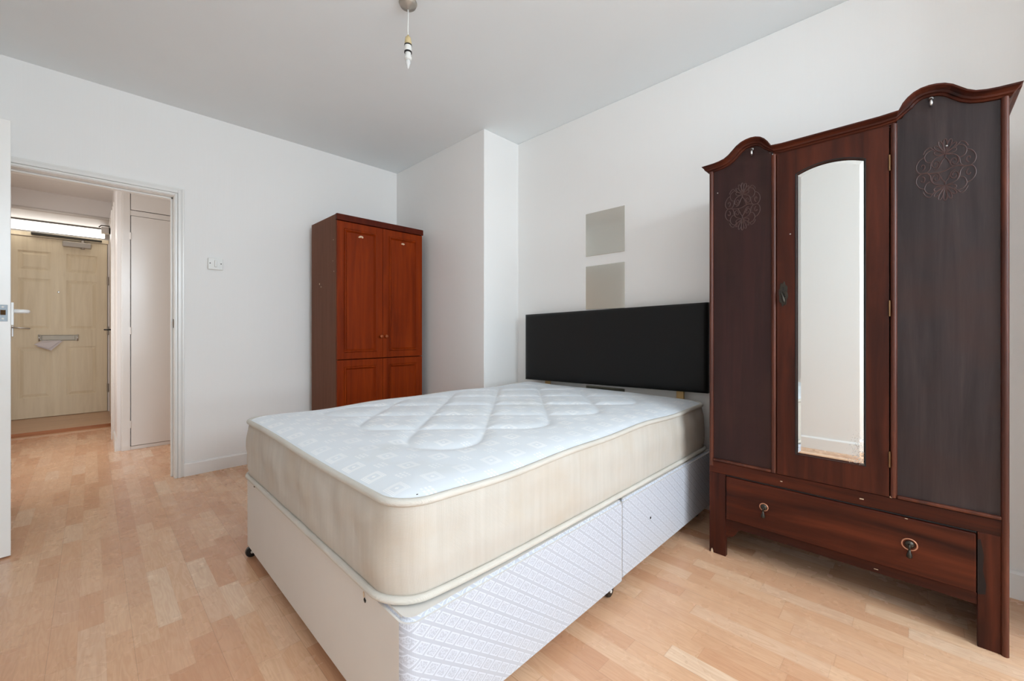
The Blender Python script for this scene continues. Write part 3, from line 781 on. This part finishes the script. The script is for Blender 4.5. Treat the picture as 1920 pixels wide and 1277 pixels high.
# headboard ---------------------------------------------------------
hb = thing('headboard', 'black padded faux leather headboard against the wall above the mattress', 'headboard', (2.42, 1.52, .66))
bm = bmesh.new()
tilt = math.radians(1.35); HL, HH = 1.378, .508; yc, zc = 1.523, .9085
nxh, nzh = 60, 30; grid = []
def hp(s, t, x):
    y = yc + s*math.cos(tilt); z = zc - s*math.sin(tilt) + t; return (x, y, z)
F = []
for j in range(nzh+1):
    row = []
    for i in range(nxh+1):
        s = -HL/2 + HL*i/nxh; t = -HH/2 + HH*j/nzh
        e = min(HL/2-abs(s), HH/2-abs(t)); b = .016*(1-math.exp(-e/.015))
        row.append(bm.verts.new(hp(s, t, 2.402-b)))
    F.append(row)
for j in range(nzh):
    for i in range(nxh): bm.faces.new([F[j][i], F[j][i+1], F[j+1][i+1], F[j+1][i]])
loop = F[0] + [F[j][nxh] for j in range(1, nzh+1)] + [F[nzh][i] for i in range(nxh-1, -1, -1)] + [F[j][0] for j in range(nzh-1, 0, -1)]
back = [bm.verts.new((2.436, v.co.y, v.co.z)) for v in loop]
for i in range(len(loop)): bm.faces.new([loop[i], loop[(i+1) % len(loop)], back[(i+1) % len(loop)], back[i]])
bm.faces.new(back)
obj('padded_panel', bm, M['black'], hb, smooth=True)
for y in (1.005, 2.02):
    obj('strut', box(2.437, 2.455, y-.020, y+.020, .40, .95), M['strut'], hb, label='bare pine strut')

# mirror tiles ---------------------------------------------------------
for lab, z0, z1 in (('upper grey square mirror tile on the wall above the headboard', 1.548, 1.853),
                    ('lower grey square mirror tile on the wall just above the black headboard', 1.172, 1.478),
                    ('dark strip of mirror tile visible in the gap under the headboard', .330, .634)):
    o = obj('mirror_tile', box(XR-.004, XR, 1.389, 1.697, z0, z1), M['tile'], bevel=.001)
    tag(o, lab, 'mirror tile', 'square mirror tiles in a column on the headboard wall')

# ================================================================== RED WARDROBE
RX0, RX1, RY0, RY1, RZ = 1.283, 2.033, 3.100, 3.600, 1.900
rw = thing('wardrobe', 'reddish cherry wardrobe with panelled doors and round knobs in the far corner', 'wardrobe', (1.66, 3.35, 0))
obj('side_panel', box(RX0, RX0+.018, RY0+.018, RY1, 0, RZ-.002), M['red_side'], rw, bevel=.001, label='duller brown laminate side')
obj('side_panel', box(RX1-.018, RX1, RY0+.018, RY1, 0, RZ-.002), M['red_side'], rw, bevel=.001)
obj('top_panel', box(RX0+.018, RX1-.018, RY0+.018, RY1, RZ-.02, RZ-.003), M['red_dark'], rw)
obj('back_panel', box(RX0+.018, RX1-.018, RY1-.006, RY1, .02, RZ-.02), M['red_dark'], rw)
obj('plinth', box(RX0, RX1, RY0+.02, RY0+.036, 0, .085), M['red_dark'], rw)
obj('cornice', box(RX0-.003, RX1+.003, RY0-.010, RY0+.0175, 1.853, RZ), M['red_dark'], rw, bevel=.004)
def panel_door(x0, x1, z0, z1, nm='door'):
    bm = bmesh.new(); st = .052; y = RY0
    add_box(bm, x0, x0+st, y, y+.018, z0, z1); add_box(bm, x1-st, x1, y, y+.018, z0, z1)
    add_box(bm, x0+st, x1-st, y, y+.018, z0, z0+st); add_box(bm, x0+st, x1-st, y, y+.018, z1-st, z1)
    d = obj(nm, bm, M['red_v'], rw, bevel=.002)
    # raised moulding and sunk field
    bm = bmesh.new(); a = st; prof = [(0, 0), (.004, -.006), (.012, -.006), (.018, .002), (.024, .008)]
    loops = []
    for o_, h_ in prof:
        loops.append([bm.verts.new(p) for p in ((x0+a+o_, y+h_, z0+a+o_), (x1-a-o_, y+h_, z0+a+o_), (x1-a-o_, y+h_, z1-a-o_), (x0+a+o_, y+h_, z1-a-o_))])
    for A, B in zip(loops, loops[1:]):
        for i in range(4): bm.faces.new([A[i], A[(i+1) % 4], B[(i+1) % 4], B[i]])
    obj('moulding', bm, M['red_v'], d)
    obj('panel', box(x0+a+.022, x1-a-.022, y+.008, y+.014, z0+a+.022, z1-a-.022), M['red_v'], d)
    return d
xm = 1.6575
panel_door(RX0+.004, xm-.0015, .092, .797, 'lower_door'); panel_door(xm+.0015, RX1-.004, .092, .797, 'lower_door')
dA = panel_door(RX0+.004, xm-.0015, .803, 1.849, 'upper_door'); dB = panel_door(xm+.0015, RX1-.004, .803, 1.849, 'upper_door')
for x, d in ((xm-.022, dA), (xm+.022, dB)):
    bm = bmesh.new(); add_lathe(bm, [(.006, 0), (.006, -.010), (.013, -.016), (.014, -.022), (.009, -.028), (.002, -.030)], (x, RY0, .975), 'y', 16)
    obj('knob', bm, M['knob'], d, smooth=True)
def chip_bm(c, axis, pts, t=.0006):
    bm = bmesh.new(); P = []
    for a, b in pts:
        P.append((c[0]+a, c[1]+b))
    if axis == 'y': add_prism(bm, P, 'y', c[2]-t, c[2])
    else: add_prism(bm, P, 'x', c[2]-t, c[2])
    return bm
obj('paint_chip', chip_bm((1.475, 1.752, RY0+.008), 'y', [(-.022,-.006),(-.012,.006),(.0,.011),(.016,.008),(.022,-.004),(.012,-.009),(.004,-.002),(-.008,-.008)]), M['chip'], dA)
obj('paint_chip', chip_bm((1.845, 1.752, RY0+.008), 'y', [(-.018,-.002),(-.008,.007),(.006,.008),(.018,.002),(.010,-.007),(-.004,-.006)]), M['chip'], dB)
for y, z, r in ((3.43, 1.395, .008), (3.40, 1.37, .006), (3.16, 1.71, .004), (3.15, 1.47, .004), (3.17, 1.55, .003)):
    bm = bmesh.new(); add_lathe(bm, [(r, .0), (r*.8, -.0006)], (RX0, y, z), 'x', 7); obj('paint_chip', bm, M['chip'], rw)

# ================================================================== DARK WARDROBE
WXF = 2.005; WYL = 0.690; WYR = -0.203; WXB = 2.440
dw = thing('wardrobe', 'tall dark oak wardrobe with arched mirror door, carved panels and one long drawer', 'wardrobe', (2.2, .245, 0))
def Y(s): return WYL - s
def fbox(s0, s1, z0, z1, x0, x1): return box(x0, x1, Y(s1), Y(s0), z0, z1)
SW_ = WYL-WYR
# pediment outline (y, z) of the cornice top
ctop = [(0.715,1.776),(0.690,1.777),(0.665,1.778),(0.640,1.781),(0.618,1.787),(0.600,1.798),(0.585,1.812),(0.568,1.828),(0.550,1.839),(0.530,1.845),(0.512,1.847),(0.493,1.845),(0.475,1.838),(0.460,1.826),(0.448,1.811),(0.438,1.790)]
ctopR = [(2*0.2435-y_, z_) for y_, z_ in reversed(ctop)]
cen = [(0.40,1.787),(0.30,1.787),(0.20,1.787),(0.10,1.787)]
def mirror_c(L): return L
top_line = ctop + cen + [(y_, z_) for y_, z_ in ctopR]
def normal2(L, i):
    a = L[max(i-1, 0)]; b = L[min(i+1, len(L)-1)]
    dy, dz = b[0]-a[0], b[1]-a[1]; l = math.hypot(dy, dz) or 1
    # moving with decreasing y; the outward (up) normal
    nyy, nzz = (dz/l, -dy/l)
    if nzz < 0: nyy, nzz = -nyy, -nzz
    return nyy, nzz
# pediment boards (front face panels shaped) - follow cornice bottom
bot_line = []
for i, (y_, z_) in enumerate(top_line):
    ny_, nz_ = normal2(top_line, i); bot_line.append((y_-ny_*.020, z_-nz_*.026))
inner = [(min(max(y_, WYR+.001), WYL-.001), z_) for y_, z_ in bot_line]
# cornice : swept moulding profile along the line (offset inwards along normal, x)
prof = [(0.030, WXF+.020), (0.027, WXF-.002), (0.022, WXF-.006), (0.020, WXF-.012), (0.014, WXF-.014), (0.009, WXF-.022), (0.005, WXF-.030), (0.000, WXF-.031), (-0.001, WXF+.020)]
bm = bmesh.new(); rr = []
for i, (y_, z_) in enumerate(top_line):
    ny_, nz_ = normal2(top_line, i)
    if 16 <= i <= 19: ny_, nz_ = 0, 1
    if i in (15, 20): nn_ = (0.35 if i == 15 else -0.35, 1); l = math.hypot(*nn_); ny_, nz_ = nn_[0]/l, nn_[1]/l
    if i in (0, len(top_line)-1): ny_, nz_ = 0, 1
    ring = []
    for o_, x_ in prof:
        yy_ = y_-ny_*o_; 
        if i == 0: yy_ = y_ - (o_)*.85
        if i == len(top_line)-1: yy_ = y_ + (o_)*.85
        ring.append(bm.verts.new((x_, yy_, z_-nz_*o_)))
    rr.append(ring)
for A, B in zip(rr, rr[1:]):
    for k in range(len(prof)): bm.faces.new([A[k], A[(k+1) % len(prof)], B[(k+1) % len(prof)], B[k]])
bm.faces.new(rr[0]); bm.faces.new(rr[-1])
obj('cornice', bm, M['oak_h'], dw, smooth=False, label='shaped moulded cornice')
for s_, ys in ((1, WYL), (-1, WYR)):     # returns along the sides
    bm = bmesh.new(); add_prism(bm, [(ys, 1.745), (ys+s_*.006, 1.752), (ys+s_*.012, 1.762), (ys+s_*.022, 1.768), (ys+s_*.026, 1.776), (ys, 1.777)], 'x', WXF+.005, WXB)
    obj('side_cornice', bm, M['oak_h'], dw)
# carcass
obj('side_panel', box(WXF+.012, WXB, WYL-.018, WYL, .0, 1.772), M['oak_v'], dw)
obj('side_panel', box(WXF+.012, WXB, WYR, WYR+.018, .0, 1.772), M['oak_v'], dw)
obj('back_panel', box(WXB-.008, WXB, WYR+.018, WYL-.018, .12, 1.77), M['oak_v'], dw)
obj('top_panel', box(WXF+.03, WXB-.01, WYR+.018, WYL-.018, 1.745, 1.76), M['oak_h'], dw)
obj('bottom_panel', box(WXF+.04, WXB-.01, WYR+.018, WYL-.018, .40, .415), M['oak_h'], dw)
obj('drawer_box', box(WXF+.02, WXB-.04, Y(.81), Y(.085), .18, .36), M['oak_h'], dw)
# beaded uprights
def bead(s0, s1, z0, z1, nm='beaded_upright'):
    bm = bmesh.new(); c = (Y(s0)+Y(s1))/2; r = (s1-s0)/2; P = []
    for k in range(9):
        a = PI*k/8; P.append((WXF+.004 - .011*math.sin(a), c + r*math.cos(a)))
    P += [(WXF+.020, c-r), (WXF+.020, c+r)]
    add_prism(bm, P, 'z', z0, z1)
    return obj(nm, bm, M['oak_bead'], dw, label='worn reddish beaded upright')
bead(0.0, .018, 0.40, 1.752); bead(.248, .268, .425, 1.757); bead(.618, .637, .425, 1.757); bead(.875, .893, .0, 1.752)
# shaped side panels reaching into the pediment
def shaped_panel(sa, sb, line, nm, label=None, mt='oak_panel'):
    ya, yb = Y(sa), Y(sb)
    up = [(y_, z_+.004) for y_, z_ in line if yb+.001 < y_ < ya-.001]
    def zat(y):
        for (p, q) in zip(line, line[1:]):
            if q[0] <= y <= p[0]: t = (p[0]-y)/((p[0]-q[0]) or 1); return p[1]+(q[1]-p[1])*t
        return 1.76
    P = [(ya, .432), (ya, zat(ya)+.004)] + up + [(yb, zat(yb)+.004), (yb, .432)]
    bm = bmesh.new(); add_prism(bm, P, 'x', WXF+.004, WXF+.014)
    return obj(nm, bm, M[mt], dw, label=label)
pl = shaped_panel(.017, .250, bot_line, 'carved_panel'); pr = shaped_panel(.636, .877, bot_line, 'carved_panel', 'carved panel with greyish sheen in its colour', 'oak_sheen')
# rails, legs, apron
obj('cross_rail', fbox(.0, .893, .371, .422, WXF+.001, WXF+.022), M['oak_h'], dw, bevel=.0015)
for s0, s1 in ((.017, .249), (.636, .877)):
    obj('beading', fbox(s0, s1, .424, .436, WXF-.007, WXF+.010), M['oak_bead'], dw, bevel=.004, seg=3)
obj('top_rail', fbox(.255, .63, 1.757, 1.775, WXF+.001, WXF+.02), M['oak_h'], dw)
obj('leg', fbox(.0, .070, .0, .3715, WXF, WXF+.024), M['oak_v'], dw, bevel=.002)
obj('leg', fbox(.826, .876, .0, .3715, WXF, WXF+.024), M['oak_v'], dw, bevel=.002)
obj('rear_leg', box(WXB-.03, WXB, WYL-.05, WYL-.018, 0, .4), M['oak_v'], dw); obj('rear_leg', box(WXB-.03, WXB, WYR+.018, WYR+.05, 0, .4), M['oak_v'], dw)
bm = bmesh.new()
P = [(Y(.070), .1715), (Y(.826), .1715), (Y(.826), .134), (Y(.79), .135), (Y(.13), .138), (Y(.118), .128), (Y(.108), .108), (Y(.096), .097), (Y(.082), .094), (Y(.079), .088), (Y(.070), .088)]
add_prism(bm, P, 'x', WXF+.003, WXF+.022); obj('apron', bm, M['oak_h'], dw, bevel=.001)
bm = bmesh.new(); add_prism(bm, [(Y(.8265), .345), (Y(.833), .350), (Y(.840), .30), (Y(.838), .25), (Y(.845), .205), (Y(.843), .176), (Y(.8265), .170)], 'x', WXF-.0006, WXF+.002)
obj('dark_stain', bm, M['dark_stain'], dw, label='blackened patch on the right leg')
# drawer
dr = obj('drawer', fbox(.0735, .823, .174, .364, WXF-.006, WXF+.020), M['oak_h'], dw, bevel=.003)
obj('drawer_gap_shade', fbox(.071, .825, .366, .3705, WXF+.002, WXF+.02), M['dark'], dw)  # near-black strip paints the shade in the slot above the drawer
def pull(yc_, zc_, rim):
    bm = bmesh.new(); x = WXF-.006
    add_lathe(bm, [(.013, 0), (.013, -.003), (.009, -.005), (.006, -.008)], (x, yc_, zc_), 'x', 18)
    add_tube(bm, [(x-.007, yc_, zc_+.003), (x-.014, yc_, zc_-.002), (x-.013, yc_, zc_-.014)], .0035, 8)
    p = obj('drawer_pull', bm, M['bronze'], dr, smooth=True)
    bm = bmesh.new(); add_tube(bm, [(x-.013, yc_, zc_-.012), (x-.014, yc_, zc_-.022), (x-.015, yc_, zc_-.030), (x-.015, yc_, zc_-.038), (x-.014, yc_, zc_-.043)], [.003, .0045, .0075, .008, .003], 10)
    obj('drop', bm, M['bronze'], p, smooth=True)
    bm = bmesh.new(); pts = [(x-.0015, yc_+rim*math.cos(2*PI*k/28), zc_+rim*math.sin(2*PI*k/28)) for k in range(28)]
    add_tube(bm, pts, .0022, 8, closed=True); obj('backplate_rim', bm, M['copper'], p, smooth=True, label='worn copper rim')
pull(.467, .272, .015); pull(.022, .275, .0195)
# mirrored door
D0, D1, DZa, DZb = .2705, .6155, .425, 1.7545
m0, m1, mz0, mz1, mzt = .3365, .5495, .520, 1.654, 1.679
arc = []
cxs = (m0+m1)/2; hw = (m1-m0)/2; sg = mzt-mz1; Rr = (hw*hw+sg*sg)/(2*sg); a0 = math.asin(hw/Rr)
def arcp(inset, n=24):
    L = []
    for k in range(n+1):
        a = -a0 + 2*a0*k/n
        L.append((Y(cxs + (Rr-inset)*math.sin(a)*((hw-inset)/hw)*Rr/(Rr-inset)), mzt-Rr + (Rr)*math.cos(a) - inset))
    return L
bm = bmesh.new()
xa, xb = WXF-.004, WXF+.018
A = arcp(0)
add_box(bm, xa, xb, Y(m0), Y(D0), DZa, DZb); add_box(bm, xa, xb, Y(D1), Y(m1), DZa, DZb)
add_box(bm, xa, xb, Y(m1), Y(m0), DZa, mz0)
add_prism(bm, [(Y(m0), DZb)] + A + [(Y(m1), DZb)], 'x', xa, xb)
door = obj('mirror_door', bm, M['oak_v'], dw, label='door framing the arched mirror')
def mloop(ins, x): return [(x, Y(m0+ins), mz0+ins)] + [(x, p[0], p[1]) for p in arcp(ins)] + [(x, Y(m1-ins), mz0+ins)]
bm = bmesh.new()
L0 = [bm.verts.new(p) for p in mloop(0, WXF+.0045)]; L1 = [bm.verts.new(p) for p in mloop(.0155, WXF+.0012)]
for i in range(len(L0)): bm.faces.new([L0[i], L0[(i+1) % len(L0)], L1[(i+1) % len(L0)], L1[i]])
bm.faces.new(L1)
obj('mirror', bm, M['mirror'], door, label='arched mirror with bevelled edge')
bm = bmesh.new(); pts = mloop(-.001, WXF-.003); add_tube(bm, pts, .0028, 6, closed=True); obj('mirror_bead', bm, M['dark'], door)
for z in (1.62, 1.10, .56):
    bm = bmesh.new(); add_tube(bm, [(WXF-.007, Y(D1+.0012), z-.028), (WXF-.007, Y(D1+.0012), z+.028)], .0028, 8); obj('hinge', bm, M['brass'], door, label='small brass hinge')
# ornate escutcheon with drop handle
yc_ = Y(.293); x = WXF-.004
bm = bmesh.new(); P = []
for k in range(48):
    a = 2*PI*k/48; r = 1 + .10*math.sin(8*a); P.append((yc_+.0155*r*math.cos(a), 1.171+.049*r*math.sin(a)))
add_prism(bm, P, 'x', x-.003, x)
esc = obj('escutcheon', bm, M['bronze'], door, bevel=.0008, label='ornate dark bronze escutcheon')
bm = bmesh.new(); add_lathe(bm, [(.003, -.0032), (.003, -.0038)], (x, yc_, 1.197), 'x', 12); add_prism(bm, [(yc_-.0012, 1.197), (yc_+.0012, 1.197), (yc_+.002, 1.188), (yc_-.002, 1.188)], 'x', x-.0038, x-.0031); obj('keyhole', bm, M['dark'], esc)
bm = bmesh.new()
for i in range(22):
    a = i*2.4; add_sphere(bm, (x-.004, yc_+.0105*math.cos(a)*(.5+.5*random.random()), 1.165+.036*math.sin(a*1.3)), .0022, seg=6)
add_tube(bm, [(x-.004, yc_+.008, 1.182), (x-.012, yc_+.006, 1.178), (x-.014, yc_, 1.160), (x-.013, yc_-.004, 1.142), (x-.012, yc_-.006, 1.132)], [.0025, .003, .004, .0055, .002], 8)
obj('drop_handle', bm, M['bronze'], esc, smooth=True)
# carved applied scrollwork
def spiral(c, r0, r1, a0_, a1_, n=16):
    return [(c[0]+(r0+(r1-r0)*k/n)*math.cos(a0_+(a1_-a0_)*k/n), c[1]+(r0+(r1-r0)*k/n)*math.sin(a0_+(a1_-a0_)*k/n)) for k in range(n+1)]
def rosette(yc_, zc_, sx, sz, panel):
    bm = bmesh.new(); x = WXF+.0035
    def T(L, r=.0018, mirrorx=True, mirrorz=False):
        if len(L) < 12:      # smooth the short strokes
            Q = [L[0]] + list(L) + [L[-1]]; O = []
            for i in range(1, len(Q)-2):
                p0, p1, p2, p3 = Q[i-1], Q[i], Q[i+1], Q[i+2]
                for k in range(5):
                    t = k/5; O.append(tuple(.5*(2*p1[c] + (p2[c]-p0[c])*t + (2*p0[c]-5*p1[c]+4*p2[c]-p3[c])*t*t + (3*p1[c]-p0[c]-3*p2[c]+p3[c])*t**3) for c in (0, 1)))
            L = O + [L[-1]]
        for fx in ((1, -1) if mirrorx else (1,)):
            for fz in ((1, -1) if mirrorz else (1,)):
                add_tube(bm, [(x+.0006, yc_+sx*fx*p[0], zc_+sz*fz*p[1]) for p in L], r, 6, flat=((1,0,0), .75))
    def petal(base, ang, ln, wd, fz):
        L = []
        for k in range(17):
            t = k/16*2*PI; u = ln*(.5-.5*math.cos(t)); v = wd*math.sin(t)*(.35+.65*(u/ln))
            ca_, sa_ = math.sin(ang), math.cos(ang)
            L.append((base[0]+u*ca_+v*sa_, fz*(base[1]+u*sa_-v*ca_)))
        T(L, .0018, False)
    for fz in (1, -1):
        for k in range(-3, 4): petal((0, .52), k*.46, .46 if abs(k) < 3 else .38, .085, fz)
    # central C scrolls
    for f in (1, -1):
        T(spiral((.30, .22*f), .05, .17, 0, f*1.6*PI)); T(spiral((.30, .22*f), .05, .17, PI, PI+f*1.3*PI))
        T([(0, .50*f), (.02, .38*f), (.10, .30*f), (.14, .2*f)])
        T([(0, .50*f), (.14, .47*f), (.32, .42*f), (.46, .30*f), (.50, .12*f), (.60, .02*f)])
        T([(.42, .72*f), (.60, .66*f), (.70, .52*f), (.64, .36*f), (.50, .30*f)])
        T([(.70, .52*f), (.88, .44*f), (.99, .26*f), (.94, .08*f), (.80, .0), (.60, .02*f)])
        T(spiral((.78, .22*f), .03, .12, 0, f*1.5*PI))
        T([(.30, .62*f), (.42, .72*f), (.52, .80*f), (.66, .74*f), (.74, .62*f)])
    T([(-.60, .02), (-.3, .06), (0, -.03), (.3, -.06), (.60, -.02)], .0022, False)
    return obj('carved_rosette', bm, M['oak_carve'], panel, label='carved scrollwork rosette')
rosette(-.064, 1.561, .070, .106, pr); rosette(.553, 1.567, .070, .106, pl)
# white cup hooks
for y_, z_, p in ((-.031, 1.802, pr), (.512, 1.797, pl)):
    bm = bmesh.new(); xx = WXF+.004
    add_sphere(bm, (xx-.006, y_, z_+.008), .0075, (.8, 1, 1), 10)
    add_tube(bm, [(xx-.008, y_, z_+.006), (xx-.016, y_, z_-.004), (xx-.018, y_, z_-.013), (xx-.012, y_, z_-.018), (xx-.007, y_, z_-.014)], [.005, .0045, .004, .0035, .003], 8)
    obj('hook', bm, M['chrome'], p, smooth=True, label='small silver hook')
# nail heads and chips
for y_, z_, xx in ((.655, 1.65, WXF+.004), (-.068, 1.640, WXF+.004), (.373, 1.415, WXF-.004)):
    bm = bmesh.new(); add_lathe(bm, [(.0026, 0), (.0022, -.0015), (.0008, -.002)], (xx, y_, z_), 'x', 10); obj('pin', bm, M['chrome'], dw)
for y_, z_, a, b in ((.405, .395, .004, .0015), (.150, .395, .006, .002), (.070, .425, .003, .003), (.018, .425, .003, .0015), (.030, .362, .004, .001), (.11, .15, .006, .001)):
    obj('paint_chip', box(WXF-.0004 if z_ > .39 or z_ < .16 else WXF-.0068, WXF+.001, y_-a, y_+a, z_-b, z_+b), M['chip'], dw, bevel=b*.9)
bm = bmesh.new(); add_prism(bm, [(.683, .0), (.672, .0), (.674, .012), (.678, .020), (.682, .012)], 'x', WXF-.0008, WXF+.001); obj('paint_chip', bm, M['chip'], dw)
